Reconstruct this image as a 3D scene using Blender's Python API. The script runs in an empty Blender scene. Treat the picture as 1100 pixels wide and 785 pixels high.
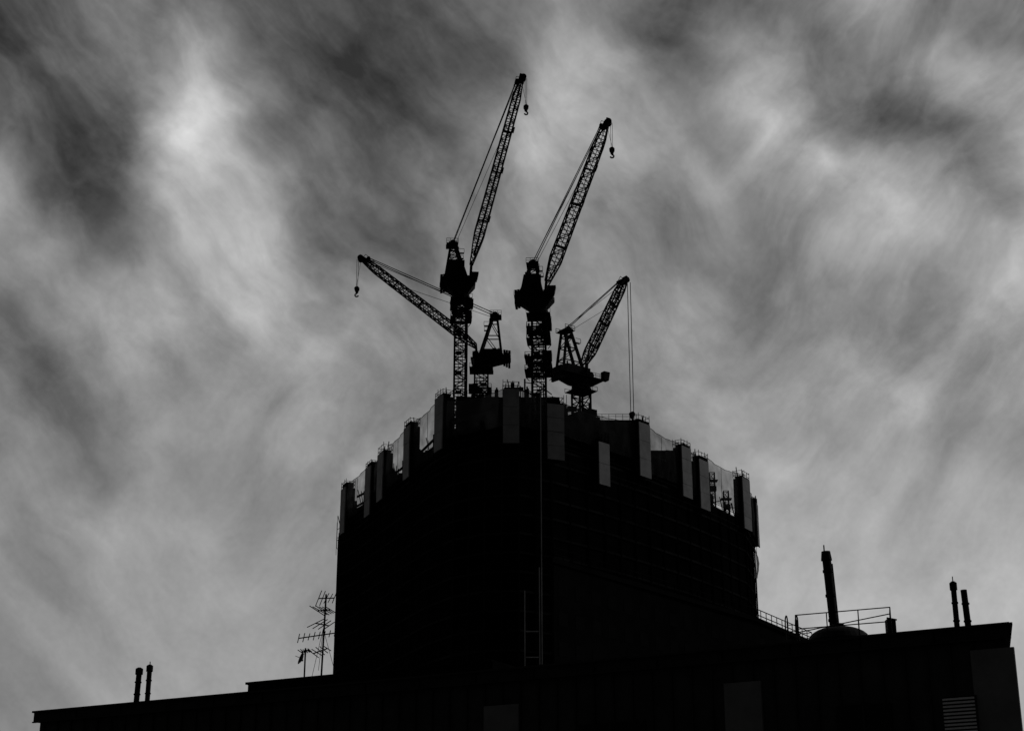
import bpy, math, random
from mathutils import Vector, Matrix
random.seed(7)
EYE = 1.6
scene = bpy.context.scene
scene.view_settings.view_transform = 'Standard'
scene.view_settings.look = 'None'
scene.view_settings.exposure = 0
scene.view_settings.gamma = 1

# ------------------------------------------------------------------ materials
def mat(name, col, rough=0.8, metal=0.0, var=0.3, scale=1.0, bump=0.0, spec=0.3):
    m = bpy.data.materials.new(name); m.use_nodes = True
    nt = m.node_tree; N = nt.nodes; L = nt.links
    b = N['Principled BSDF']
    tc = N.new('ShaderNodeTexCoord')
    n = N.new('ShaderNodeTexNoise'); n.inputs['Scale'].default_value = scale
    n.inputs['Detail'].default_value = 4; n.inputs['Roughness'].default_value = .65
    L.new(tc.outputs['Object'], n.inputs['Vector'])
    r = N.new('ShaderNodeMapRange')
    r.inputs[1].default_value = .25; r.inputs[2].default_value = .75
    r.inputs[3].default_value = 1 - var; r.inputs[4].default_value = 1 + var
    L.new(n.outputs['Fac'], r.inputs[0])
    v = N.new('ShaderNodeVectorMath'); v.operation = 'SCALE'
    v.inputs[0].default_value = (col, col, col)
    L.new(r.outputs[0], v.inputs['Scale'])
    L.new(v.outputs[0], b.inputs['Base Color'])
    b.inputs['Roughness'].default_value = rough
    b.inputs['Metallic'].default_value = metal
    b.inputs['Specular IOR Level'].default_value = spec
    if bump:
        bp = N.new('ShaderNodeBump'); bp.inputs['Strength'].default_value = bump
        L.new(n.outputs['Fac'], bp.inputs['Height']); L.new(bp.outputs[0], b.inputs['Normal'])
    return m

def net_mat(name, col, fac):
    m = mat(name, col, 1.0, 0, .3, .6, spec=0)
    nt = m.node_tree; N = nt.nodes; L = nt.links
    b = N['Principled BSDF']; out = N['Material Output']
    t = N.new('ShaderNodeBsdfTransparent')
    tl = N.new('ShaderNodeBsdfTranslucent'); tl.inputs[0].default_value = (col,)*3 + (1,)
    a = N.new('ShaderNodeMixShader'); a.inputs[0].default_value = .5
    L.new(b.outputs[0], a.inputs[1]); L.new(tl.outputs[0], a.inputs[2])
    tc = N.new('ShaderNodeTexCoord')
    n = N.new('ShaderNodeTexNoise'); n.inputs['Scale'].default_value = .35; n.inputs['Detail'].default_value = 4
    L.new(tc.outputs['Object'], n.inputs['Vector'])
    r = N.new('ShaderNodeMapRange')
    r.inputs[1].default_value = .3; r.inputs[2].default_value = .7
    r.inputs[3].default_value = fac - .15; r.inputs[4].default_value = fac + .15
    L.new(n.outputs['Fac'], r.inputs[0])
    mx = N.new('ShaderNodeMixShader')
    L.new(r.outputs[0], mx.inputs[0]); L.new(t.outputs[0], mx.inputs[1]); L.new(a.outputs[0], mx.inputs[2])
    L.new(mx.outputs[0], out.inputs['Surface'])
    return m

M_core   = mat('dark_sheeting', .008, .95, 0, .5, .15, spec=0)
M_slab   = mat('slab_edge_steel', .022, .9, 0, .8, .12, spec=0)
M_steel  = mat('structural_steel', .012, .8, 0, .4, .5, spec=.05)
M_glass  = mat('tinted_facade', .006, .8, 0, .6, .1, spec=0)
M_panel  = mat('precast_panel', .40, .8, 0, .25, .35, spec=.1)
M_net    = net_mat('safety_net', .10, .5)
M_netw   = net_mat('pale_sheet', .35, .6)
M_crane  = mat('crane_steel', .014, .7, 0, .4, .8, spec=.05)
M_rope   = mat('wire_rope', .02, .6, spec=.05)
M_rail   = mat('galvanised_rail', .6, .6, 0, .4, .2, spec=.2)
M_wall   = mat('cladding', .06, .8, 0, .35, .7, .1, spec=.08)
M_wall2  = mat('light_cladding', .22, .8, 0, .2, .9, spec=.08)
M_fascia = mat('fascia_metal', .035, .7, 0, .4, 1.5, spec=.1)
M_roof   = mat('roof_membrane', .06, .9, 0, .3, 1, spec=.1)
M_louv   = mat('louvre_metal', .88, .5, 0, .1, 3)
M_dark   = mat('dark_recess', .01, .9, spec=0)
M_win    = mat('window_glass', .012, .35, 0, .2, 1, spec=.15)
M_bwin   = mat('block_window_glass', .014, .9, 0, .2, 1, spec=0)
M_pipe   = mat('painted_pipe', .02, .7, 0, .4, 3, spec=.1)
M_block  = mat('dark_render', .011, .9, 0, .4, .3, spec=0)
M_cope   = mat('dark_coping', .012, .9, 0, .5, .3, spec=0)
M_ground = mat('ground_soil', .06, .95, 0, .3, .1)
M_asph   = mat('asphalt', .05, .9, 0, .3, 2, .2)
M_pave   = mat('pavement_concrete', .22, .9, 0, .2, 1.5)
M_paint  = mat('road_paint', .7, .7, 0, .15, 4)

# ------------------------------------------------------------------ mesh tools
class MB:
    def __init__(s): s.v = []; s.f = []; s.m = []; s.mats = []
    def mi(s, m):
        if m not in s.mats: s.mats.append(m)
        return s.mats.index(m)
    def poly(s, pts, m):
        i = len(s.v); s.v += [tuple(p) for p in pts]
        s.f.append(tuple(range(i, i+len(pts)))); s.m.append(s.mi(m))
    def hexa(s, c, m):           # c: 8 corners bottom 0-3 top 4-7
        i = len(s.v); s.v += [tuple(p) for p in c]; k = s.mi(m)
        for f in ((3,2,1,0),(4,5,6,7),(0,1,5,4),(1,2,6,5),(2,3,7,6),(3,0,4,7)):
            s.f.append(tuple(i+j for j in f)); s.m.append(k)
    def box(s, x0,x1,y0,y1,z0,z1,m):
        s.hexa([(x0,y0,z0),(x1,y0,z0),(x1,y1,z0),(x0,y1,z0),(x0,y0,z1),(x1,y0,z1),(x1,y1,z1),(x0,y1,z1)], m)
    def beam(s, p, q, w, m, h=None):
        p = Vector(p); q = Vector(q); d = q-p
        if d.length < 1e-5: return
        d.normalize()
        up = Vector((0,0,1)) if abs(d.z) < .95 else Vector((0,1,0))
        a = d.cross(up).normalized()*w/2; b = a.cross(d).normalized()*(h or w)/2
        s.hexa([p-a-b,p+a-b,p+a+b,p-a+b,q-a-b,q+a-b,q+a+b,q-a+b], m)
    def tube(s, p, q, r, m, n=10, r2=None, caps=True):
        p = Vector(p); q = Vector(q); d = (q-p).normalized()
        up = Vector((0,0,1)) if abs(d.z) < .95 else Vector((0,1,0))
        a = d.cross(up).normalized(); b = a.cross(d).normalized()
        r2 = r if r2 is None else r2
        i = len(s.v); k = s.mi(m)
        for c, rr in ((p, r), (q, r2)):
            for j in range(n):
                t = 2*math.pi*j/n; s.v.append(tuple(c+a*rr*math.cos(t)+b*rr*math.sin(t)))
        for j in range(n):
            s.f.append((i+j, i+(j+1)%n, i+n+(j+1)%n, i+n+j)); s.m.append(k)
        if caps:
            s.f.append(tuple(i+j for j in range(n))[::-1]); s.m.append(k)
            s.f.append(tuple(i+n+j for j in range(n))); s.m.append(k)
    def prism(s, pts, z0, z1, m, mtop=None):
        n = len(pts); i = len(s.v); k = s.mi(m); kt = s.mi(mtop or m)
        for z in (z0, z1):
            for p in pts: s.v.append((p[0], p[1], z))
        for j in range(n):
            s.f.append((i+j, i+(j+1)%n, i+n+(j+1)%n, i+n+j)); s.m.append(k)
        s.f.append(tuple(i+j for j in range(n))[::-1]); s.m.append(kt)
        s.f.append(tuple(i+n+j for j in range(n))); s.m.append(kt)
    def obj(s, name, parent=None, xf=None, smooth=False):
        me = bpy.data.meshes.new(name)
        vs = s.v
        if xf: vs = [xf(p) for p in vs]
        me.from_pydata([(p[0], p[1], p[2]+EYE) for p in vs], [], s.f)
        for m in s.mats: me.materials.append(m)
        me.polygons.foreach_set('material_index', s.m)
        if smooth: me.polygons.foreach_set('use_smooth', [True]*len(s.f))
        me.update()
        o = bpy.data.objects.new(name, me); scene.collection.objects.link(o)
        if parent: o.parent = parent
        return o

def empty(name):
    o = bpy.data.objects.new(name, None); scene.collection.objects.link(o); return o

def lattice(mb, p, q, w0, w1, seg, cw, bw, m, side=None, taper=0.0, tipw=None):
    p = Vector(p); q = Vector(q); d = (q-p); Lg = d.length; d.normalize()
    a = Vector(side) if side else Vector((1,0,0))
    b = d.cross(a).normalized()
    n = max(2, int(round(Lg/seg)))
    def ring(i):
        t = i/n; w = w0+(w1-w0)*t; h = w
        if taper:
            if t < taper: h = w*(.25+.75*t/taper)
            if t > 1-taper*.8:
                kk = (1-t)/(taper*.8); h = w*(.35+.65*kk)
        c = p+d*Lg*t
        return [c-a*w/2-b*h/2, c+a*w/2-b*h/2, c+a*w/2+b*h/2, c-a*w/2+b*h/2]
    prev = ring(0)
    for i in range(1, n+1):
        cur = ring(i)
        for j in range(4):
            mb.beam(prev[j], cur[j], cw, m)
            k = (j+1) % 4
            mb.beam(cur[j], cur[k], bw, m)
            if (i+j) % 2: mb.beam(prev[j], cur[k], bw, m)
            else: mb.beam(prev[k], cur[j], bw, m)
        prev = cur

# ------------------------------------------------------------------ cranes
def crane(base, z0, zs, az, back, front, deckh, peak, foot, tip, mastw=2.8, jibw=2.3,
          collars=(), hook=8.5, long_cable=False, hh=1.0, braces=(.25,.45,.62,.78,.9), aback=.8):
    bx, by = base; ca, sa = math.cos(az), math.sin(az)
    xf = lambda p: (bx+p[0]*ca-p[1]*sa, by+p[0]*sa+p[1]*ca, p[2])
    root = empty('tower_crane')
    K = M_crane
    mb = MB(); lattice(mb, (0,0,z0), (0,0,zs), mastw, mastw, mastw*.62, .38, .2, K)
    for x in (-.5,.5): mb.beam((x,.2,z0), (x,.2,zs), .12, K)
    z = z0
    while z < zs:
        mb.beam((-.5,.2,z), (.5,.2,z), .06, K); z += .6
    z = z0+3
    while z < zs-2:
        mb.box(-mastw*.4,mastw*.1,-mastw*.4,mastw*.4,z,z+.12,K)
        mb.beam((mastw*.35,-mastw*.5,z-2),(mastw*.35,-mastw*.5,z+2.2),.28,K)
        z += 5
    mb.obj('mast', root, xf)
    # climbing frame: open sleeve with walkways, jacks and hoses
    mb = MB()
    for (a, b, w) in collars:
        h = w/2; e = mastw*.62
        levels = [a, (a+b)/2, b]
        for li, zz in enumerate(levels):
            hw = h*(1, .82, .92)[li]; off = (.0, .35, -.25)[li]
            for s1 in (-1,1):
                mb.beam((-e, s1*e, zz), (e, s1*e, zz), .35, K); mb.beam((s1*e, -e, zz), (s1*e, e, zz), .35, K)
                mb.beam((-hw+off, s1*hw*.9, zz), (hw+off, s1*hw*.9, zz), .2, K)
                mb.beam((s1*hw+off, -hw*.9, zz), (s1*hw+off, hw*.9, zz), .2, K)
                mb.beam((-hw+off, s1*hw*.9, zz+1.1), (hw+off, s1*hw*.9, zz+1.1), .1, K)
                mb.beam((-hw+off, s1*hw*.9, zz+.55), (hw+off, s1*hw*.9, zz+.55), .07, K)
                mb.beam((s1*hw+off, -hw*.9, zz+1.1), (s1*hw+off, hw*.9, zz+1.1), .1, K)
                for t in range(5):
                    x = -hw+2*hw*t/4+off
                    mb.beam((x, s1*hw*.9, zz), (x, s1*hw*.9, zz+1.1), .09, K)
                    if t % 2 == 0: mb.beam((x, s1*hw*.9, zz), (x*.75, s1*e, zz-1.1), .14, K)
            mb.box(-hw+off, -e, -hw*.9, hw*.9, zz-.06, zz+.04, K); mb.box(e, hw+off, -hw*.9, hw*.9, zz-.06, zz+.04, K)
        for sx in (-1,1):
            for sy in (-1,1):
                mb.beam((sx*e, sy*e, a), (sx*e, sy*e, b), .42, K)
                mb.beam((sx*e, -sy*e, a), (sx*e, sy*e, b), .2, K)
                mb.beam((-sx*e, sy*e, a), (sx*e, sy*e, b), .2, K)
        mb.tube((e+.5,-e*.6,a-.9), (e+.5,-e*.6,(a+b)/2), .28, K, 8)
        mb.tube((-e-.3,-e*.9,a+.6), (-e-.3,-e*.9,b+.9), .22, K, 8)
        for q in range(7):
            x = random.uniform(-h,h*.8); zz = random.uniform(a-.8,b+.3); s_ = random.uniform(.25,.7)
            mb.box(x-s_, x+s_, -e-1.0, -e-.2, zz, zz+s_*1.6, K)
        mb.box(e*.4, e+1.1, -e-.2, e*.4, b-.2, b+1.5, K)
    if collars: mb.obj('climbing_frame', root, xf)
    # slewing unit
    zd = zs+deckh*.45; W = 2.1
    mb = MB()
    mb.tube((0,0,zs-.6), (0,0,zs+.5), mastw*.72, K, 20)
    mb.tube((0,0,zs+.5), (0,0,zd-.4), mastw*.62, K, 20, r2=W*1.05)
    lo = zs+deckh*.1
    mb.hexa([(-back*.4,-W*.6,lo),(front*.45,-W*.6,lo),(front*.45,W*.6,lo),(-back*.4,W*.6,lo),
             (-back*.96,-W,zd-.4),(front,-W,zd-.4),(front,W,zd-.4),(-back*.96,W,zd-.4)], K)
    mb.box(-mastw*.9, mastw*.9, -mastw*.85, mastw*.85, zs-.9, zs-.75, K)
    for s1 in (-1,1):
        mb.beam((-mastw*.9,s1*mastw*.85,zs+.2),(mastw*.9,s1*mastw*.85,zs+.2),.08,K)
        for x in (-1,-.5,0,.5,1): mb.beam((mastw*.9*x,s1*mastw*.85,zs-.8),(mastw*.9*x,s1*mastw*.85,zs+.2),.08,K)
    mb.obj('slewing_unit', root, xf)
    # deck
    mb = MB()
    mb.box(-back,front,-W,W,zd-.38,zd,K)
    for s1 in (-1,1):
        for h in (.55,1.1): mb.beam((-back, s1*(W+.4), zd+h), (front, s1*(W+.4), zd+h), .08, K)
        mb.beam((-back, s1*(W+.25), zd-.1), (front, s1*(W+.25), zd-.1), .5, K, .1)
        k = int((back+front)/1.2)
        for i in range(k+1):
            x = -back+(back+front)*i/k; mb.beam((x, s1*(W+.4), zd-.1), (x, s1*(W+.4), zd+1.1), .08, K)
    mb.obj('machinery_deck', root, xf)
    mb = MB(); zt = zs+deckh*hh
    x0 = -back*.78; x1 = front*.25
    mb.hexa([(x0,-W*.85,zd+.01),(x1,-W*.85,zd+.01),(x1,W*.85,zd+.01),(x0,W*.85,zd+.01),
             (x0+1.0,-W*.8,zt),(x1-.8,-W*.8,zt),(x1-.8,W*.8,zt),(x0+1.0,W*.8,zt)], K)
    mb.tube((x1+.9,-1.3,zd+.9), (x1+.9,1.3,zd+.9), .85, K, 14)
    mb.tube((x0-.5,-1.3,zd+.7), (x0-.5,1.3,zd+.7), .65, K, 14)
    mb.beam((x0+1.4,-.6,zt), (x0+1.4,-.6,zt+1), .3, K)
    mb.box(x0+2.2,x0+3.0,-.5,.9,zt-.1,zt+.5,K)
    mb.box(x1-1.2,x1-.2,-W-.3,-W*.7,zd+.3,max(zt-.4,zd+1.2),K)
    mb.obj('winch_house', root, xf)
    mb = MB()
    for i in range(3):
        a = -back+.1+i*.62
        mb.box(a,a+.55,-W*.95,W*.95,zd-1.9+i*.3,zd+1.5+.1*i,K)
    mb.obj('counterweight', root, xf)
    mb = MB(); cx = front-.3; cy = -W-1.3
    mb.hexa([(cx-.9,cy-.7,zd-.7),(cx+.5,cy-.7,zd-.7),(cx+.5,cy+.7,zd-.7),(cx-.9,cy+.7,zd-.7),
             (cx-.9,cy-.7,zd+1.5),(cx+.9,cy-.7,zd+1.5),(cx+.9,cy+.7,zd+1.5),(cx-.9,cy+.7,zd+1.5)], K)
    mb.hexa([(cx+.62,cy-.6,zd-.2),(cx+.66,cy-.6,zd-.2),(cx+.66,cy+.6,zd-.2),(cx+.62,cy+.6,zd-.2),
             (cx+.9,cy-.6,zd+1.3),(cx+.94,cy-.6,zd+1.3),(cx+.94,cy+.6,zd+1.3),(cx+.9,cy+.6,zd+1.3)], M_win)
    mb.obj('operator_cab', root, xf)
    # A-frame
    mb = MB(); px, pz = peak
    for s1 in (-1,1):
        y = s1*1.5
        Ab_ = Vector((-back*aback,y,zd)); At = Vector((px-.5,y*.75,pz)); Bb_ = Vector((foot[0]-.8,y,zd)); Bt = Vector((px+.5,y*.75,pz))
        mb.beam(Ab_, At, .5, K); mb.beam(Bb_, Bt, .6, K)
        pa = Ab_; pb = Bb_
        for t in braces:
            A = Ab_.lerp(At, t); B = Bb_.lerp(Bt, t)
            mb.beam(A, B, .22, K); mb.beam(pa, B, .16, K)
            mb.beam(A, Vector((A.x,-A.y,A.z)), .22, K); mb.beam(B, Vector((B.x,-B.y,B.z)), .22, K)
            pa = A; pb = B
        mb.beam((px-1,y*.75,pz), (px+1.2,y*.75,pz), .6, K)
        for x in (-1.6,-.6,.4,1.3): mb.beam((px+x,s1*1.9,pz-.3),(px+x,s1*1.9,pz+.9),.09,K)
        for h in (.3,.9): mb.beam((px-1.6,s1*1.9,pz+h),(px+1.3,s1*1.9,pz+h),.09,K)
        q = Bb_.lerp(Bt,.72)
        mb.box(q.x-.2,q.x+1.3,min(q.y,q.y+s1*.8),max(q.y,q.y+s1*.8),q.z-.1,q.z,K)
        mb.beam((q.x+1.3,q.y+s1*.8,q.z),(q.x+1.3,q.y+s1*.8,q.z+1),.09,K); mb.beam((q.x-.2,q.y+s1*.8,q.z+1),(q.x+1.3,q.y+s1*.8,q.z+1),.09,K)
    mb.tube((px,-1.4,pz+.1), (px,1.4,pz+.1), .7, K, 12)
    mb.tube((px+1,-1.2,pz-1.3), (px+1,1.2,pz-1.3), .5, K, 12)
    mb.box(px-1.6,px+1.3,-1.9,1.9,pz-.35,pz-.22,K)
    mb.obj('a_frame', root, xf)
    # jib
    mb = MB(); F = Vector((foot[0],0,foot[1])); T = Vector((tip[0],0,tip[1])); D = (T-F).normalized()
    U = Vector((-D.z,0,D.x))
    if U.z < 0: U = -U
    lattice(mb, F, T, jibw, jibw*.8, jibw*.8, .3, .16, K, side=(0,1,0), taper=.14)
    for s1 in (-1,1): mb.beam((foot[0],s1*jibw*.5,foot[1]), (foot[0]-.3,s1*jibw*.5,zd), .6, K)
    mb.beam(F+D*2-U*.1, T-D*2-U*.1, .5, K, .07)
    LJ = (T-F).length
    for t in (.22,.48,.7):
        c = F+D*LJ*t; mb.beam(c-U*jibw*.55, c-U*jibw*.55+D*1.6, .5, K, .3)
        mb.beam(c-U*jibw*.5, c+U*jibw*.5, .35, K)
    mb.obj('jib', root, xf)
    mb = MB()
    mb.beam(T-D*1.6, T+D*.9, 1.6, K, .9)
    mb.tube(T+Vector((.3,-.8,0)), T+Vector((.3,.8,0)), .8, K, 14)
    mb.tube(T-D*1.5+U*1.0+Vector((0,-.8,0)), T-D*1.5+U*1.0+Vector((0,.8,0)), .5, K, 12)
    mb.beam(T-D*1.6+U*.2, T-D*1.5+U*1.3, .6, K)
    mb.beam(T-D*3+U*.4, T-D*3+U*1.5, .1, K); mb.beam(T-D*3+U*1.5, T+U*1.5, .1, K); mb.beam(T+U*.4, T+U*1.5, .1, K)
    mb.obj('jib_head', root, xf)
    mb = MB(); P = Vector((px,0,pz))
    for y in (-.9,.9):
        mb.beam(P+Vector((0,y,.4)), T-D*1.6+U*1.2+Vector((0,y*.6,0)), .17, M_rope)
    mb.beam(P+Vector((0,0,.9)), T-D*4.5+U*1.2, .1, M_rope)
    mid_ = F.lerp(T,.62)
    mb.beam(P+Vector((.3,.3,-.5)), mid_+U*jibw*.5, .09, M_rope)
    H = T+Vector((1.0,0,-.2))
    if long_cable:
        for dx in (-.1,.85): mb.beam(H+Vector((dx,0,0)), H+Vector((dx,0,-36)), .13, M_rope)
    else:
        for dx in (-.22,.22): mb.beam(H+Vector((dx,0,0)), H+Vector((dx*.8,0,-hook+1)), .1, M_rope)
        mb.beam(T+D*.5+U*.6, H+Vector((.2,0,-hook+1)), .07, M_rope)
    mb.obj('ropes', root, xf)
    mb = MB(); hk = 36 if long_cable else hook
    c = H+Vector((.3 if long_cable else 0,0,-hk))
    mb.hexa([c+Vector(v) for v in ((-.3,-.3,-.4),(.3,-.3,-.4),(.3,.3,-.4),(-.3,.3,-.4),(-.65,-.4,1.0),(.65,-.4,1.0),(.65,.4,1.0),(-.65,.4,1.0))], K)
    mb.tube(c+Vector((0,-.45,.7)), c+Vector((0,.45,.7)), .65, K, 12)
    pr = c+Vector((0,0,-.3))
    for i in range(9):
        t = math.radians(90-i*32); q = c+Vector((.45*math.cos(t), 0, -1.0+.4*math.sin(t)))
        mb.beam(pr, q, .3, K); pr = q
    mb.obj('hook_block', root, xf)
    return root

R = math.radians
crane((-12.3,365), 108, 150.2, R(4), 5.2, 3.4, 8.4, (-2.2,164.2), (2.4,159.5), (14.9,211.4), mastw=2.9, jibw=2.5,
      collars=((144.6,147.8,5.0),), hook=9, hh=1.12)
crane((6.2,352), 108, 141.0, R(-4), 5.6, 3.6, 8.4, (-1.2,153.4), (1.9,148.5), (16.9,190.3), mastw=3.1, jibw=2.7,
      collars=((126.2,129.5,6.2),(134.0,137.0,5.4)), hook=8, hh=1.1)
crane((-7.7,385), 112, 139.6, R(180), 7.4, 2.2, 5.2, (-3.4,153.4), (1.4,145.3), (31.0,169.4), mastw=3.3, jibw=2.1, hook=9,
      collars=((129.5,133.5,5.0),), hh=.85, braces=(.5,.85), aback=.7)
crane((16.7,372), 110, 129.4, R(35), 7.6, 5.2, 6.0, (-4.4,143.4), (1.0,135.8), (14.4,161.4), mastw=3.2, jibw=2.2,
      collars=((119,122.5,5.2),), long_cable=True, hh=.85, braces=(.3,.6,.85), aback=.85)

# ------------------------------------------------------------------ skyscraper under construction
tower = empty('skyscraper_under_construction')
P = [(-47,429),(-46,421),(-40.4,410),(-33,392),(-25.8,374.5),(-19,358),(-13,347.5),(-6,342.3),(1.5,341.2),(8.8,345.6),
     (21.2,358),(32.5,371),(43.4,385),(52.6,398),(60.6,411),(65.2,427),(63,450),(48,470),(12,480),(-25,470),(-44,450)]
cx = sum(p[0] for p in P)/len(P); cy = sum(p[1] for p in P)/len(P)
def inset(k, xmax=999):
    out = []
    for x, y in P:
        d = math.hypot(x-cx, y-cy); xx = x-(x-cx)*k/d; yy = y-(y-cy)*k/d
        if xx > xmax: yy += (xx-xmax)*.9; xx = xmax+(xx-xmax)*.02
        out.append((xx, min(yy,478)))
    return out
mb = MB()
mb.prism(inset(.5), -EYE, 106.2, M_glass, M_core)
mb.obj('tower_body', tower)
mb = MB(); z = 6
while z < 106:
    mb.prism(inset(.2), z, z+.5, M_slab); z += 4.2
n = len(P); I = inset(.25)
for i in range(n):
    a = Vector(I[i]+(0,)); b = Vector(I[(i+1)%n]+(0,)); k = max(2, int((b-a).length/4.5))
    for j in range(k):
        c = a.lerp(b, j/k); mb.beam((c.x,c.y,0), (c.x,c.y,106), .35, M_slab)
mb.obj('floor_edges', tower)
mb = MB()
mb.prism(inset(1.0), 106.4, 106.9, M_steel)
mb.prism(inset(3.0, 43), 111.0, 111.4, M_steel)
I = inset(2.2)
for i in range(n):
    a = Vector(I[i]+(0,)); b = Vector(I[(i+1)%n]+(0,)); k = max(1, int((b-a).length/5))
    for j in range(k):
        c = a.lerp(b, j/k); low = c.x > 45
        h = random.uniform(108,113) if low else random.uniform(111,117)
        mb.beam((c.x,c.y,106), (c.x,c.y,h), .7, M_steel)
        for q in range(2 if low else 4):
            o = Vector((random.uniform(-1,1), random.uniform(-1,1), 0))
            mb.beam(Vector((c.x,c.y,random.uniform(107,111)))+o, Vector((c.x,c.y,random.uniform(111,h+1)))+o*2, .2, M_steel)
for lev in range(3):
    zz = 109+lev*3.2
    I2 = inset(2.2+lev*1.5)
    for i in range(n):
        if random.random() < .7 and not (P[i][0] > 42 and lev): mb.beam(I2[i]+(zz,), I2[(i+1)%n]+(zz,), .45, M_steel)
mb.obj('open_storeys', tower)
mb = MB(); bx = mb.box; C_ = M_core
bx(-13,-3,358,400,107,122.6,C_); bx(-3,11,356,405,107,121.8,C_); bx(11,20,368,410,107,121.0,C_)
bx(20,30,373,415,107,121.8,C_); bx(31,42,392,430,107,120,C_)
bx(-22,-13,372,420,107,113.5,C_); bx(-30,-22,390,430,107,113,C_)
def junk(x0,x1,num,ybase,dy,z0,z1,big=.2):
    for i in range(num):
        x = random.uniform(x0,x1); y = ybase(x)+random.uniform(0,dy); h = random.uniform(z0,z1)
        w = random.choice((.14,.2,.25,.4))
        mb.beam((x,y,107), (x,y,h), w, M_steel)
        u = random.random()
        if u < .45: mb.beam((x,y,h-.8), (x+random.uniform(1,4),y+random.uniform(-1,3),h-.8+random.uniform(-1,1)), .18, M_steel)
        if u > 1-big:
            s = random.uniform(.4,1.3); bx(x-s,x+s,y-s,y+s,h-random.uniform(1,3),h-.5,M_steel)
yb = lambda x: 353+abs(x-2)*1.2
junk(-15,32,230,yb,10,119,124.5); junk(32,43,45,yb,8,114,118.5); junk(-34,-15,70,yb,10,111,117.5)
junk(46,60,9,yb,3,109,114.5,.4); junk(20,30,25,yb,5,121,125.5,.4); junk(-12,14,30,yb,5,121,126.5,.3)
for (x0,x1,y,z) in ((-12,-4,358,122.8),(20,30,373,122)):
    k = int((x1-x0)/1.5)
    for i in range(k+1): mb.beam((x0+(x1-x0)*i/k,y,z-.5),(x0+(x1-x0)*i/k,y,z+1.3),.1,M_steel)
    for zz in (z+.7,z+1.3): mb.beam((x0,y,zz),(x1,y,zz),.08,M_steel)
for (x,y,zt) in ((51.2,402,117.0),(55.4,408,113.8)):
    lattice(mb,(x,y,106),(x,y,zt),1.3,1.3,1.5,.22,.13,M_steel)
    mb.box(x-1.4,x+1.4,y-1,y+1,zt-2.2,zt-2.0,M_steel); mb.box(x-.8,x+1.0,y-.6,y+.6,zt-4.8,zt-3.6,M_steel)
mb.obj('core_and_steel_frame', tower)
# column panels
panels = [(-.2,340.6,120.3,105.6,3.6,0,3),(9.4,345.8,118.5,103.4,4.0,20,4),(20.3,356.7,113.3,100.7,3.6,45,2),(30.6,368.2,121.4,105.9,4.2,48,3),
          (41.9,382.8,119.8,105,4.2,52,4),(46.9,389.6,118.8,103.8,4.4,53,3),(60.1,409.6,119.8,103.8,4.6,58,4),
          (-15.8,351.7,122.0,107.4,4.0,-62,3),(-24.1,369.6,121,106,4.0,-67,3),(-31.8,388.4,120.3,105.8,4.2,-67,3),(-35.6,397.6,119,104.3,4.2,-67,3),
          (-43.7,416.5,119,104.5,4,-67,3),(65.3,427.5,117.5,104,4,76,3)]
mb = MB(); mc = MB()
for (x,y,zt,zb,w,deg,npan) in panels:
    t = Vector((math.cos(R(deg)), math.sin(R(deg)), 0)); o = Vector((math.sin(R(deg)), -math.cos(R(deg)), 0))
    c = Vector((x,y,0))+o*.8
    def box(mm, u0,u1,v0,v1,z0,z1,m):
        mm.hexa([c+t*u0+o*v1+Vector((0,0,z0)), c+t*u1+o*v1+Vector((0,0,z0)), c+t*u1+o*v0+Vector((0,0,z0)), c+t*u0+o*v0+Vector((0,0,z0)),
                 c+t*u0+o*v1+Vector((0,0,z1)), c+t*u1+o*v1+Vector((0,0,z1)), c+t*u1+o*v0+Vector((0,0,z1)), c+t*u0+o*v0+Vector((0,0,z1))], m)
    cage = random.uniform(1.6,2.6)
    zp = zt-cage; h = w/2
    hh = (zp-zb)/npan
    for i in range(npan):
        box(mb, -h, h, 0, .25+random.uniform(0,.06), zb+i*hh+.04, zb+(i+1)*hh-.04, M_panel)
    box(mc, -h*.8, h*.8, -2.6, -.02, zb+.2, zp-.1, M_steel)
    for u in (-h,-h/3,h/3,h):
        for v in (-2.4,.1):
            mc.beam(c+t*u+o*v+Vector((0,0,zp)), c+t*u+o*v+Vector((0,0,zt+random.uniform(-.5,.2))), .12, M_steel)
    for zz in (zp+.7,zt-.5):
        for v in (-2.4,.1): mc.beam(c-t*h+o*v+Vector((0,0,zz)), c+t*h+o*v+Vector((0,0,zz)), .09, M_steel)
        for u in (-h,h): mc.beam(c+t*u-o*2.4+Vector((0,0,zz)), c+t*u+o*.1+Vector((0,0,zz)), .09, M_steel)
    box(mc, -h*random.uniform(.5,1), h, -2.0, 0, zp, zp+random.uniform(.4,1.3), M_steel)
    for q in range(3):
        u = random.uniform(-h,h); mc.beam(c+t*u-o*1.2+Vector((0,0,zp)), c+t*(u+random.uniform(-.8,.8))-o*1.2+Vector((0,0,zt+random.uniform(-.6,.5))), .2, M_steel)
mb.obj('column_panels', tower); mc.obj('panel_cages', tower)
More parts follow.
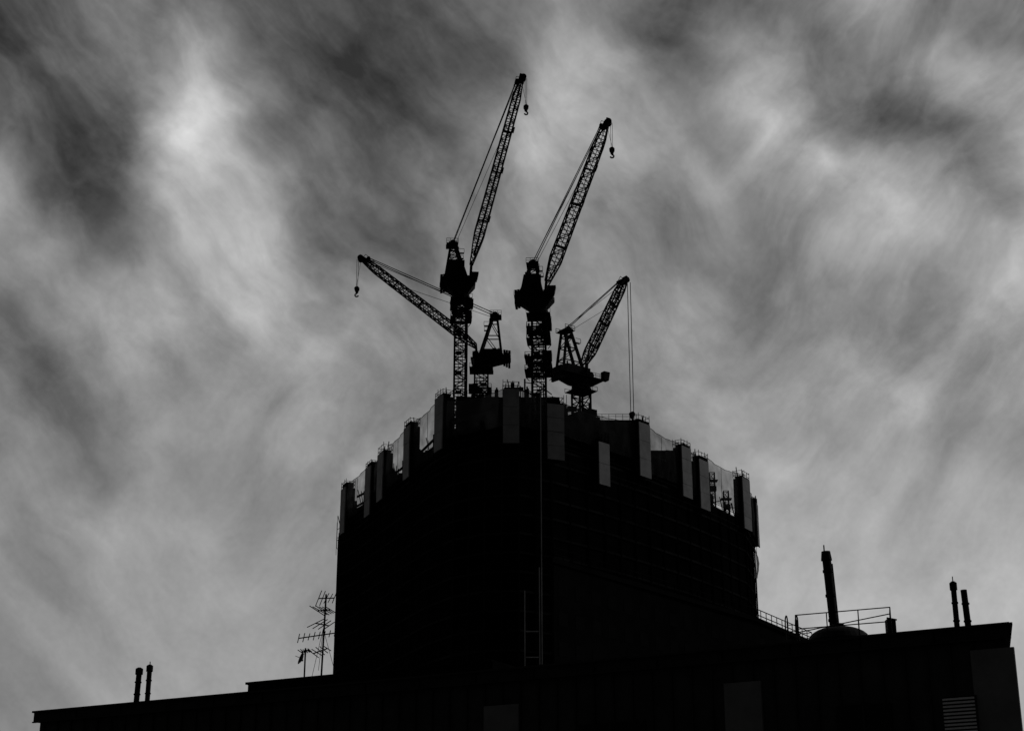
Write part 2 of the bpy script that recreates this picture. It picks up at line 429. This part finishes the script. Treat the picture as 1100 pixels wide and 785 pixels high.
# safety nets
mb = MB(); ms = MB()
def net(a, b, za, zb, bot, sag=1.0, m=M_net, bulge=.6, nseg=10):
    a = Vector(a+(0,)); b = Vector(b+(0,)); d = (b-a).normalized(); o = Vector((d.y,-d.x,0))
    rows = []
    for j in range(5):
        row = []
        for i in range(nseg+1):
            t = i/nseg; top = za+(zb-za)*t - sag*4*t*(1-t)
            f = j/4; z = bot+(top-bot)*f
            p = a.lerp(b,t)+o*(bulge*math.sin(math.pi*f)*math.sin(math.pi*t)+.15*math.sin(t*23+j))
            row.append(Vector((p.x,p.y,z)))
        rows.append(row)
    for j in range(4):
        for i in range(nseg): mb.poly([rows[j][i],rows[j][i+1],rows[j+1][i+1],rows[j+1][i]], m)
    for i in range(nseg): ms.beam(rows[4][i], rows[4][i+1], .09, M_steel)
    for i in range(5, nseg, 5): ms.beam(rows[0][i]-o*.3, rows[4][i]-o*.3, .09, M_steel)
net((-44.5,417.5),(-36.5,399.5),118.5,118.6,108)
net((-34.8,396),(-32.5,390),118.5,118.8,108)
net((-31,386),(-25,371.5),119.3,120,108)
net((-23.2,367.5),(-16.6,353.5),119.8,121.0,108)
net((-14.8,350),(-2,341.3),119.0,118.6,110,.8)
net((1.6,340.9),(7.6,345),118.4,117.8,110,.4)
net((11.2,347.5),(29,366.8),117.6,119.2,110,.8)
net((32,370),(40.6,381.2),119.6,118.6,108,.7)
net((43.2,384.5),(45.6,388),118.0,117.8,107,.3)
net((48.3,391.8),(58.9,407.8),118.6,118.6,107.5,1.0)
net((61.3,412),(65.2,426),118.4,117,106,.6)
mb.obj('safety_netting', tower); ms.obj('net_cables', tower)
mb = MB(); ms = MB()
net((64.6,423),(65.6,429),102.5,103,95.5,.5,M_netw,.7)
mb.obj('loose_sheeting', tower)
mb = MB(); I = inset(-.4)
for i in range(n):
    a = Vector(I[i]+(0,)); b = Vector(I[(i+1)%n]+(0,)); k = max(1, int((b-a).length/6))
    for j in range(k):
        c = a.lerp(b, j/k); zt = random.uniform(109,114)
        mb.beam((c.x,c.y,102), (c.x,c.y,zt), .1, M_steel)
    for zz in (104,107): mb.beam((a.x,a.y,zz), (b.x,b.y,zz), .1, M_steel)
mb.obj('edge_scaffold', tower)
# hoist mast with galvanised guide rail
mb = MB()
lattice(mb, (5.9,340.2,-EYE), (5.9,340.2,118), .8, .8, 1.5, .14, .08, M_pipe)
mb.beam((6.3,339.6,-EYE), (6.3,339.6,117.5), .24, M_rail)
for i in range(28): mb.beam((6.1,340.4,3+i*4.2), (6.1,343.5,3+i*4.2), .2, M_pipe)
mb.obj('hoist_mast', tower)
mb = MB()
for x in (2.7,5.8): mb.beam((x,339.4,30), (x,339.4,73 if x < 3 else 78), .24, M_rail)
for i in range(7):
    mb.beam((2.9,339.6,32+i*5.4), (5.6,339.6,32+i*5.4), .24, M_rail)
    mb.beam((2.9,339.7,33.4+i*5.4), (5.6,339.7,33.4+i*5.4), .3, M_core)
mb.obj('hoist_landing_gates', tower)

# ------------------------------------------------------------------ mid-rise block right of tower
mid = empty('apartment_block')
mb = MB()
Q = [(4.4,168.5),(30.2,200.5),(40,216.5),(30,223),(6,204)]
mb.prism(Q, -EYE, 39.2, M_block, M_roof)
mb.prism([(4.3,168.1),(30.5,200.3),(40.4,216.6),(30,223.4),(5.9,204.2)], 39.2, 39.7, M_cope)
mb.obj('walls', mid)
mb = MB()
for i in range(3):
    a = Vector(Q[i]+(0,)); b = Vector(Q[(i+1)%5]+(0,)); L_ = (b-a).length; k = int(L_/1.6)
    for j in range(k+1):
        c = a.lerp(b, j/k); mb.beam((c.x,c.y,39.7), (c.x,c.y,40.9), .09, M_cope)
    for zz in (40.2,40.9): mb.beam((a.x,a.y,zz), (b.x,b.y,zz), .09, M_cope)
mb.obj('roof_handrail', mid)
mb = MB()
for i in range(2):
    a = Vector(Q[i]+(0,)); b = Vector(Q[i+1]+(0,)); d = (b-a).normalized(); o = Vector((d.y,-d.x,0)); L_ = (b-a).length
    for fl in range(12):
        k = int(L_/3)
        for j in range(k):
            c = a+d*(1.5+j*3)+o*.03; z0 = 1.2+fl*3.15
            mb.hexa([c-d*.8+Vector((0,0,z0)), c+d*.8+Vector((0,0,z0)), c+d*.8-o*.1+Vector((0,0,z0)), c-d*.8-o*.1+Vector((0,0,z0)),
                     c-d*.8+Vector((0,0,z0+1.5)), c+d*.8+Vector((0,0,z0+1.5)), c+d*.8-o*.1+Vector((0,0,z0+1.5)), c-d*.8-o*.1+Vector((0,0,z0+1.5))], M_bwin)
mb.obj('windows', mid)

# ------------------------------------------------------------------ foreground building
fg = empty('office_building')
A = Vector((-24.8,85.6,0)); B = Vector((19.0,61.8,0)); d = (B-A).normalized(); o = Vector((d.y,-d.x,0)); FL = (B-A).length
if o.y > 0: o = -o
H = 12.0
Bb = Vector((23.2,77.5,0)); Ab = A - o*24 + d*2
ZV = lambda z: Vector((0,0,z))
mb = MB()
fac = [A+d*.25-o*.25, B-d*.3-o*.25, Bb-d*.4, Ab]
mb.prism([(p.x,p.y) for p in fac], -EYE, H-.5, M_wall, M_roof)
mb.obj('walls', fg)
mb = MB()
roofp = [A, B, Bb, Ab]
mb.prism([(p.x,p.y) for p in roofp], H-.48, H-.02, M_fascia, M_roof)
mb.beam(A+o*.05+ZV(H+.02), B+o*.05+ZV(H+.02), .22, M_fascia, .09)
mb.beam(A+o*.03+ZV(H-.5), B+o*.03+ZV(H-.5), .12, M_fascia, .06)
mb.beam(B+o*.05+ZV(H+.02), Bb+ZV(H+.02), .22, M_fascia, .09)
for i in range(1, 17):
    c = A+d*FL*i/17; mb.beam(c+o*.012+ZV(H-.46), c+o*.012+ZV(H-.04), .05, M_dark)
mb.obj('roof_fascia', fg)
def fbox(mm, s0, s1, z0, z1, out0, out1, m):
    a = A+d*s0; b = A+d*s1
    mm.hexa([a+o*out1+ZV(z0), b+o*out1+ZV(z0), b+o*out0+ZV(z0), a+o*out0+ZV(z0),
             a+o*out1+ZV(z1), b+o*out1+ZV(z1), b+o*out0+ZV(z1), a+o*out0+ZV(z1)], m)
mb = MB(); s = .6
while s < FL-.5:
    fbox(mb, s, s+.07, -EYE, H-.52, -.25, -.13, M_fascia); s += .9
for zz in (H-4.2, H-8.1): fbox(mb, .3, FL-.35, zz, zz+.18, -.248, -.12, M_fascia)
mb.obj('facade_ribs', fg)
mb = MB()
for s, w, zt in ((.304,1.9,H-1.9),(.554,1.75,H-1.5),(.78,1.6,H-1.35),(.984,1.65,H-.85)):
    c = s*FL
    for k in range(3):
        z1 = zt-k*3.9; z0 = z1-3.75
        if k == 2: z0 = -EYE
        fbox(mb, c-w/2, c+w/2, z0, z1, -.25, -.1, M_wall2)
mb.obj('light_panels', fg)
mb = MB()
for s, w in ((.43,2.4),(.66,3.2),(.88,2.2),(.18,3.0)):
    for k in range(3):
        z1 = H-2.6-k*3.9
        fbox(mb, s*FL-w/2, s*FL+w/2, z1-1.6, z1, -.25, -.11, M_win)
        fbox(mb, s*FL-w/2-.08, s*FL+w/2+.08, z1-1.7, z1-1.605, -.25, -.06, M_fascia)
        fbox(mb, s*FL-.04, s*FL+.04, z1-1.6, z1, -.11, -.08, M_fascia)
mb.obj('windows', fg)
mb = MB(); c = .9555*FL
fbox(mb, c-.68, c+.68, H-4.4, H-2.55, -.25, -.10, M_dark)
for i in range(13):
    z = H-4.35+i*.138
    a = A+d*(c-.62); b = A+d*(c+.62)
    mb.hexa([a+o*.0+ZV(z), b+o*.0+ZV(z), b-o*.09+ZV(z+.02), a-o*.09+ZV(z+.02),
             a+o*.0+ZV(z+.07), b+o*.0+ZV(z+.07), b-o*.09+ZV(z+.09), a-o*.09+ZV(z+.09)], M_louv)
for q in (-.66,.62,): fbox(mb, c+q, c+q+.05, H-4.4, H-2.55, -.1, .01, M_fascia)
mb.obj('louvre', fg)
mb = MB()
a = Vector((-13.2,82,0)); b = a+d*14
bb = b-o*7; ab = a-o*7
mb.prism([(p.x,p.y) for p in (a,b,bb,ab)], H, H+.88, M_block, M_roof)
a2 = a-d*.1+o*.1; b2 = b+o*.1
mb.prism([(p.x,p.y) for p in (a2,b2,bb,ab-d*.1)], H+.882, H+.99, M_cope, M_roof)
mb.obj('raised_roof_section', fg)

# roof furniture ---------------------------------------------------------
def vent(x, y, zt, r, lean=0.0, cap=True):
    mb = MB(); top = Vector((x+lean, y, zt)); bot = Vector((x, y, H-.05))
    mb.tube(bot, top-ZV(.25), r*.85, M_pipe, 14)
    for t in (.3,.62):
        c = bot.lerp(top, t); mb.tube(c, c+ZV(.06), r*1.05, M_pipe, 14)
    if cap:
        mb.tube(top-ZV(.3), top-ZV(.02), r*1.15, M_pipe, 14); mb.tube(top-ZV(.02), top+ZV(.05), r*1.15, M_pipe, 14, r2=r*.5)
    mb.tube(bot, bot+ZV(.12), r*1.7, M_pipe, 14)
    return mb.obj('vent_pipe')
vent(-18.95,83,13.85,.17,.03); v = vent(-18.4,83,14.0,.15,.0)
vent(17.72,64.5,14.2,.13,0); vent(18.18,64.5,14.15,.15,-.06,False)
mb = MB()
mb.beam((-18.4,83,14.0),(-18.4,83,14.2),.04,M_pipe); mb.tube((17.72,64.5,14.2),(17.72,64.5,14.45),.02,M_pipe,6)
mb.obj('lightning_rod')
mb = MB()
mb.tube((14.3,71.5,H), (14.08,71.5,16.9), .2, M_pipe, 16)
for z in (12.9,14.0,15.1,16.2):
    xx = 14.3-(z-H)*.045; mb.tube((xx,71.5,z),(xx,71.5,z+.1),.24,M_pipe,16)
mb.tube((14.08,71.5,16.75),(14.07,71.5,17.15),.25,M_pipe,16,r2=.2)
mb.tube((14.0,71.5,17.15),(14.0,71.5,17.45),.03,M_pipe,6)
mb.beam((14.5,71.5,H),(14.32,71.5,16.6),.05,M_pipe)
mb.tube((14.3,71.5,H-.02),(14.3,71.5,H+.25),.4,M_pipe,16)
mb.obj('exhaust_stack', smooth=False)
mb = MB(); C = Vector((14.1,70.0,0)); rr = 1.32; nn = 32
prof = [(rr,H-.02),(rr,H+.75),(rr*1.04,H+.76),(rr*1.04,H+.86)]
for i in range(1,9):
    t = R(90)*i/8; prof.append((rr*1.0*math.cos(t)+.0001, H+.86+.62*math.sin(t)))
for (r_, z_) in prof:
    for j in range(nn):
        t = 2*math.pi*j/nn; mb.v.append((C.x+r_*math.cos(t), C.y+r_*math.sin(t), z_))
k = mb.mi(M_pipe)
for i in range(len(prof)-1):
    for j in range(nn):
        mb.f.append((i*nn+j, i*nn+(j+1)%nn, (i+1)*nn+(j+1)%nn, (i+1)*nn+j)); mb.m.append(k)
mb.tube((C.x,C.y,H+1.44),(C.x,C.y,H+1.6),.25,M_pipe,14)
for j in range(12):
    t = 2*math.pi*j/12; mb.beam((C.x+math.cos(t)*(rr+.02), C.y+math.sin(t)*(rr+.02), H),(C.x+math.cos(t)*(rr+.02), C.y+math.sin(t)*(rr+.02), H+.75),.07,M_pipe)
mb.obj('water_tank')
mb = MB()
corners = [Vector((12.2,69.6,0)), Vector((15.9,67.9,0)), Vector((16.2,69.3,0)), Vector((13.0,73.5,0))]
for i in range(4):
    a = corners[i]; b = corners[(i+1)%4]; k = 3 if i != 1 else 1
    for j in range(k):
        c = a.lerp(b, j/k); mb.tube(c+ZV(H), c+ZV(H+1.9), .025, M_pipe, 6)
    for z in ((1.3,1.9) if i in (0,) else (1.9,)): mb.tube(a+ZV(H+z), b+ZV(H+z), .025, M_pipe, 6)
mb.obj('roof_railing')
mb = MB()
for dx in (-.22,.22):
    pts = [Vector((12.0+dx,69.2,H-.3)), Vector((12.0+dx,69.2,H+1.55))]
    for i in range(7):
        t = math.pi*i/6; pts.append(Vector((12.0+dx-.0, 69.2+.3-.3*math.cos(t), H+1.55+.3*math.sin(t))))
    pts.append(Vector((12.0+dx,69.8,H)))
    for p, q in zip(pts, pts[1:]): mb.tube(p, q, .03, M_pipe, 6)
for i in range(6): mb.tube((11.78,69.2,H+.0+i*.28),(12.22,69.2,H+i*.28),.018,M_pipe,6)
mb.obj('roof_ladder')
mb = MB()
mb.hexa([(15.85,68.3,H),(16.2,68.3,H),(16.2,68.8,H),(15.85,68.8,H),(15.85,68.3,H+1.5),(16.2,68.3,H+1.42),(16.2,68.8,H+1.42),(15.85,68.8,H+1.5)], M_pipe)
mb.beam((15.82,68.28,H+1.52),(16.24,68.28,H+1.44),.06,M_pipe)
mb.hexa([(15.9,68.27,H+.3),(16.15,68.27,H+.3),(16.15,68.295,H+.3),(15.9,68.295,H+.3),(15.9,68.27,H+1.2),(16.15,68.27,H+1.2),(16.15,68.295,H+1.2),(15.9,68.295,H+1.2)], M_fascia)
mb.obj('control_cabinet')
def yagi(mb, c, direction, length, nel, el, r=.022):
    c = Vector(c); dd = Vector(direction).normalized(); s = dd.cross(Vector((0,0,1))).normalized()
    mb.tube(c-dd*length*.5, c+dd*length*.5, r*1.4, M_pipe, 6)
    for i in range(nel):
        p = c+dd*length*(i/(nel-1)-.5); e = el*(1-.35*i/(nel-1))
        q = Vector((0,0,e*.22*random.uniform(.7,1.2)))
        mb.tube(p-s*e/2-q, p+s*e/2+q, r, M_pipe, 6)
mb = MB(); ax, ay = -9.25, 79.4
mb.tube((ax,ay,H+.9),(ax+.08,ay,16.9),.045,M_pipe,8)
yagi(mb, (ax+.1,ay,16.7), (.9,.35,.1), .8, 5, 1.1)
yagi(mb, (ax+.0,ay,16.1), (.6,-.8,-.12), 1.3, 6, .9)
yagi(mb, (ax-.3,ay,14.85), (1,.25,.2), 1.8, 8, .7)
yagi(mb, (ax-.05,ay,15.4), (.5,.85,.05), 1.1, 4, 1.0)
yagi(mb, (ax-.1,ay,14.1), (.7,-.7,.1), 1.1, 5, .7)
for g in ((-1.2,1.2),(1.3,.9),(0,-1.4)):
    mb.tube((ax,ay,15.2),(ax+g[0]*.5,ay+g[1]*.9,H+.95),.012,M_pipe,5)
mb.obj('tv_antenna')
mb = MB(); ax, ay = -10.15, 80.0
mb.tube((ax,ay,H+.9),(ax,ay,14.35),.04,M_pipe,8)
yagi(mb,(ax,ay,14.2),(.7,-.7,0),.7,5,.4)
mb.tube((ax-.1,ay,13.75),(ax-.28,ay-.1,13.75),.05,M_pipe,8)
dc = Vector((ax-.1,ay-.1,13.8)); dn = Vector((-.85,-.35,.3)).normalized(); s1 = dn.cross(Vector((0,0,1))).normalized(); s2 = s1.cross(dn)
rings = []
for i in range(5):
    r_ = .32*i/4; rings.append([dc+dn*(.12*(i/4)**2)+(s1*math.cos(t*math.pi/8)+s2*math.sin(t*math.pi/8))*r_ for t in range(16)])
for i in range(4):
    for j in range(16): mb.poly([rings[i][j],rings[i][(j+1)%16],rings[i+1][(j+1)%16],rings[i+1][j]], M_pipe)
mb.tube(dc, dc+dn*.4, .015, M_pipe, 5)
mb.obj('satellite_dish_antenna')

# ------------------------------------------------------------------ ground, road
mb = MB()
S = 6000
mb.poly([(-S,-S,-EYE),(S,-S,-EYE),(S,S,-EYE),(-S,S,-EYE)], M_ground); mb.obj('ground')
def strip(name, off0, off1, z, m, kerb=0):
    mb = MB(); a = A-d*150; b = B+d*150
    if kerb:
        pts = [a+o*off0, b+o*off0, b+o*off1, a+o*off1]
        mb.prism([(p.x,p.y) for p in pts], -EYE+.004, -EYE+kerb, m)
    else:
        mb.poly([a+o*off0+ZV(z), b+o*off0+ZV(z), b+o*off1+ZV(z), a+o*off1+ZV(z)], m)
    return mb.obj(name)
strip('pavement', 1.0, 5.0, 0, M_pave, .13)
strip('road', 5.0, 17.0, -EYE+.004, M_asph)
strip('pavement', 17.0, 21.0, 0, M_pave, .13)
mb = MB(); s = -150
while s < 200:
    a = A+d*s+o*10.93; b = a+d*3
    mb.poly([a+ZV(-EYE+.008), b+ZV(-EYE+.008), b+o*.14+ZV(-EYE+.008), a+o*.14+ZV(-EYE+.008)], M_paint); s += 6
mb.obj('road_markings')

# ------------------------------------------------------------------ world: cloudy sky
w = bpy.data.worlds.new('World'); scene.world = w; w.use_nodes = True
nt = w.node_tree; N = nt.nodes; L = nt.links
for x in list(N): N.remove(x)
def math_(op, a, b=None, c=None, clamp=False):
    n_ = N.new('ShaderNodeMath'); n_.operation = op; n_.use_clamp = clamp
    for i, q in enumerate((a, b, c)):
        if q is None: continue
        if isinstance(q, (int, float)): n_.inputs[i].default_value = q
        else: L.new(q, n_.inputs[i])
    return n_.outputs[0]
def mrange(v, a, b, c, d_, smooth=True):
    n_ = N.new('ShaderNodeMapRange'); n_.interpolation_type = 'SMOOTHSTEP' if smooth else 'LINEAR'
    L.new(v, n_.inputs[0])
    for i, q in enumerate((a,b,c,d_)): n_.inputs[i+1].default_value = q
    return n_.outputs[0]
def noise(vec, scale, detail=5, rough=.55, typ='FBM', lac=2.0, out=0):
    n_ = N.new('ShaderNodeTexNoise'); n_.noise_type = typ
    n_.inputs['Scale'].default_value = scale; n_.inputs['Detail'].default_value = detail
    n_.inputs['Roughness'].default_value = rough; n_.inputs['Lacunarity'].default_value = lac
    L.new(vec, n_.inputs['Vector']); return n_.outputs[out]
def vmath(op, a, b, sc=None):
    n_ = N.new('ShaderNodeVectorMath'); n_.operation = op
    for i, q in enumerate((a, b)):
        if q is None: continue
        if isinstance(q, tuple): n_.inputs[i].default_value = q
        else: L.new(q, n_.inputs[i])
    if sc is not None: n_.inputs['Scale'].default_value = sc
    return n_.outputs[0]
def fmix(f, a, b):
    m_ = N.new('ShaderNodeMix'); m_.data_type = 'FLOAT'
    for i, q in ((0,f),(2,a),(3,b)):
        if isinstance(q,(int,float)): m_.inputs[i].default_value = q
        else: L.new(q, m_.inputs[i])
    return m_.outputs[0]
tc = N.new('ShaderNodeTexCoord'); D0 = tc.outputs['Generated']
w1 = vmath('SUBTRACT', noise(D0, 4.0, 2, .5, out=1), (.5,.5,.5))
D1 = vmath('ADD', D0, vmath('SCALE', w1, None, .06))
w2 = vmath('SUBTRACT', noise(D1, 10.0, 3, .5, out=1), (.5,.5,.5))
Dw = vmath('ADD', D1, vmath('SCALE', w2, None, .07))
sep = N.new('ShaderNodeSeparateXYZ'); L.new(Dw, sep.inputs[0])
sep0 = N.new('ShaderNodeSeparateXYZ'); L.new(D0, sep0.inputs[0])
yy = math_('MAXIMUM', sep.outputs[1], .2)
aa = math_('DIVIDE', sep.outputs[0], yy); bb_ = math_('DIVIDE', sep.outputs[2], yy)
G = [
 (0,  [.33,.31,.44,.36,.46,.34,.32,.42,.52,.54,.42,.54,.46,.62,.46,.44]),
 (65, [.35,.43,.42,.50,.42,.32,.32,.38,.66,.60,.44,.62,.44,.44,.60,.65]),
 (130,[.42,.37,.40,.72,.47,.35,.37,.46,.69,.62,.48,.64,.38,.34,.42,.67]),
 (195,[.62,.39,.34,.70,.53,.40,.42,.48,.62,.62,.52,.59,.68,.60,.47,.67]),
 (260,[.52,.52,.37,.64,.63,.44,.44,.48,.57,.58,.53,.50,.64,.64,.59,.70]),
 (325,[.45,.52,.60,.56,.67,.54,.51,.51,.53,.57,.54,.47,.47,.54,.58,.59]),
 (390,[.45,.46,.61,.50,.54,.64,.56,.53,.52,.56,.53,.51,.54,.54,.52,.55]),
 (455,[.47,.46,.48,.50,.52,.55,.53,.53,.53,.53,.53,.53,.53,.59,.54,.53]),
 (520,[.51,.49,.48,.49,.52,.55,.54,.53,.53,.53,.55,.57,.60,.61,.60,.58]),
 (585,[.50,.51,.53,.52,.54,.56,.55,.55,.55,.57,.60,.63,.63,.64,.64,.62]),
 (650,[.50,.53,.57,.56,.56,.57,.57,.57,.59,.61,.64,.67,.66,.66,.66,.65]),
 (715,[.49,.52,.57,.58,.58,.58,.58,.58,.58,.61,.64,.66,.66,.66,.65,.65])]
val = None; prevb = None
t01 = mrange(aa, -.42, .42, 0, 1, False)
for ypx, row in reversed(G):
    v_ = 392.5-ypx; den = 1644.5-.342*v_; b = (598.5+.9397*v_)/den
    cr = N.new('ShaderNodeValToRGB'); cr.color_ramp.interpolation = 'CARDINAL'
    E = cr.color_ramp.elements
    pos = [((i*1100/15-550)/den+.42)/.84 for i in range(16)]
    E[0].position = pos[0]; E[1].position = pos[-1]
    for p_ in pos[1:-1]: E.new(p_)
    for e, g in zip(sorted(E, key=lambda e: e.position), row): e.color = (g,g,g,1)
    L.new(t01, cr.inputs[0])
    if val is None: val = cr.outputs[0]
    else: val = fmix(mrange(bb_, prevb, b, 0, 1), val, cr.outputs[0])
    prevb = b
far = mrange(noise(Dw, 3.0, 3, .55), .3, .7, .36, .62)
front = mrange(sep0.outputs[1], .45, .75, 0, 1)
val = fmix(front, far, val)
# billows and wisps drawn out along the wind
def fibre(rot, sc, freq, seed, det=6, rough=.55, wv_=.15):
    mp = N.new('ShaderNodeMapping'); mp.inputs['Rotation'].default_value = (0, R(rot), 0)
    mp.inputs['Location'].default_value = (seed,seed*.7,0)
    L.new(D1, mp.inputs[0])
    mp2 = N.new('ShaderNodeMapping'); mp2.inputs['Scale'].default_value = (sc[0],1.0,sc[1]); L.new(mp.outputs[0], mp2.inputs[0])
    wv = vmath('ADD', mp2.outputs[0], vmath('SCALE', w2, None, wv_))
    return noise(wv, freq, det, rough)
fa = fibre(52, (1.0,2.9), 6.8, 0.0)
fb = fibre(-47, (1.0,2.9), 6.8, 3.1)
sel = mrange(math_('SUBTRACT', noise(D0, 3.2, 1, .5), math_('MULTIPLY', sep0.outputs[0], .35)), .42, .58, 0, 1)
d1 = mrange(fmix(sel, fa, fb), .28, .72, -.5, .5, False)
d2 = mrange(noise(Dw, 14, 5, .55), .28, .72, -.5, .5, False)
d3 = mrange(noise(D0, 260, 1, .5), .25, .75, -.5, .5, False)
amp = mrange(sep0.outputs[2], .15, .42, .42, 1.0)
val = math_('ADD', val, math_('MULTIPLY', amp, math_('ADD', math_('MULTIPLY', d1, .30), math_('MULTIPLY', d2, .14))))
val = math_('ADD', val, math_('MULTIPLY', d3, .016))
val = math_('ADD', val, mrange(bb_, .15, .6, .02, -.03, False))
val = math_('MAXIMUM', val, .2)
val = math_('POWER', math_('MULTIPLY', val, 1.02), 2.2)
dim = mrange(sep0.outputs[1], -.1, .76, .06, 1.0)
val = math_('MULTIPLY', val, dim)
SUN_EL, SUN_AZ = 32, 72    # degrees; azimuth from +Y towards +X
sky = N.new('ShaderNodeTexSky'); sky.sky_type = 'NISHITA'; sky.sun_disc = False
sky.sun_elevation = R(SUN_EL); sky.sun_rotation = R(SUN_AZ)
bw = N.new('ShaderNodeRGBToBW'); L.new(sky.outputs[0], bw.inputs[0])
bg1 = N.new('ShaderNodeBackground'); L.new(bw.outputs[0], bg1.inputs[0]); bg1.inputs[1].default_value = .05
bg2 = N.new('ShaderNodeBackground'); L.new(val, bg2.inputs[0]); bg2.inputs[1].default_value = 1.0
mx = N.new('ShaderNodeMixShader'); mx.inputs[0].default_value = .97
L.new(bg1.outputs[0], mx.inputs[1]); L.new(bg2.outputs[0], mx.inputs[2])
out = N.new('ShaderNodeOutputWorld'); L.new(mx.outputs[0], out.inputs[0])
w.cycles.sampling_method = 'MANUAL'; w.cycles.sample_map_resolution = 256

sl = bpy.data.lights.new('sun', 'SUN'); sl.energy = .32; sl.angle = R(12); sl.color = (1,1,1)
so = bpy.data.objects.new('sun', sl); scene.collection.objects.link(so)
sd = Vector((math.sin(R(SUN_AZ))*math.cos(R(SUN_EL)), math.cos(R(SUN_AZ))*math.cos(R(SUN_EL)), math.sin(R(SUN_EL))))
so.rotation_euler = (-sd).to_track_quat('-Z','Y').to_euler()

cam = bpy.data.cameras.new('camera'); co = bpy.data.objects.new('camera', cam); scene.collection.objects.link(co)
co.location = (0,0,EYE); co.rotation_euler = (R(110),0,0)
cam.sensor_width = 36; cam.lens = 57.27; cam.clip_end = 20000; cam.clip_start = .1
scene.camera = co
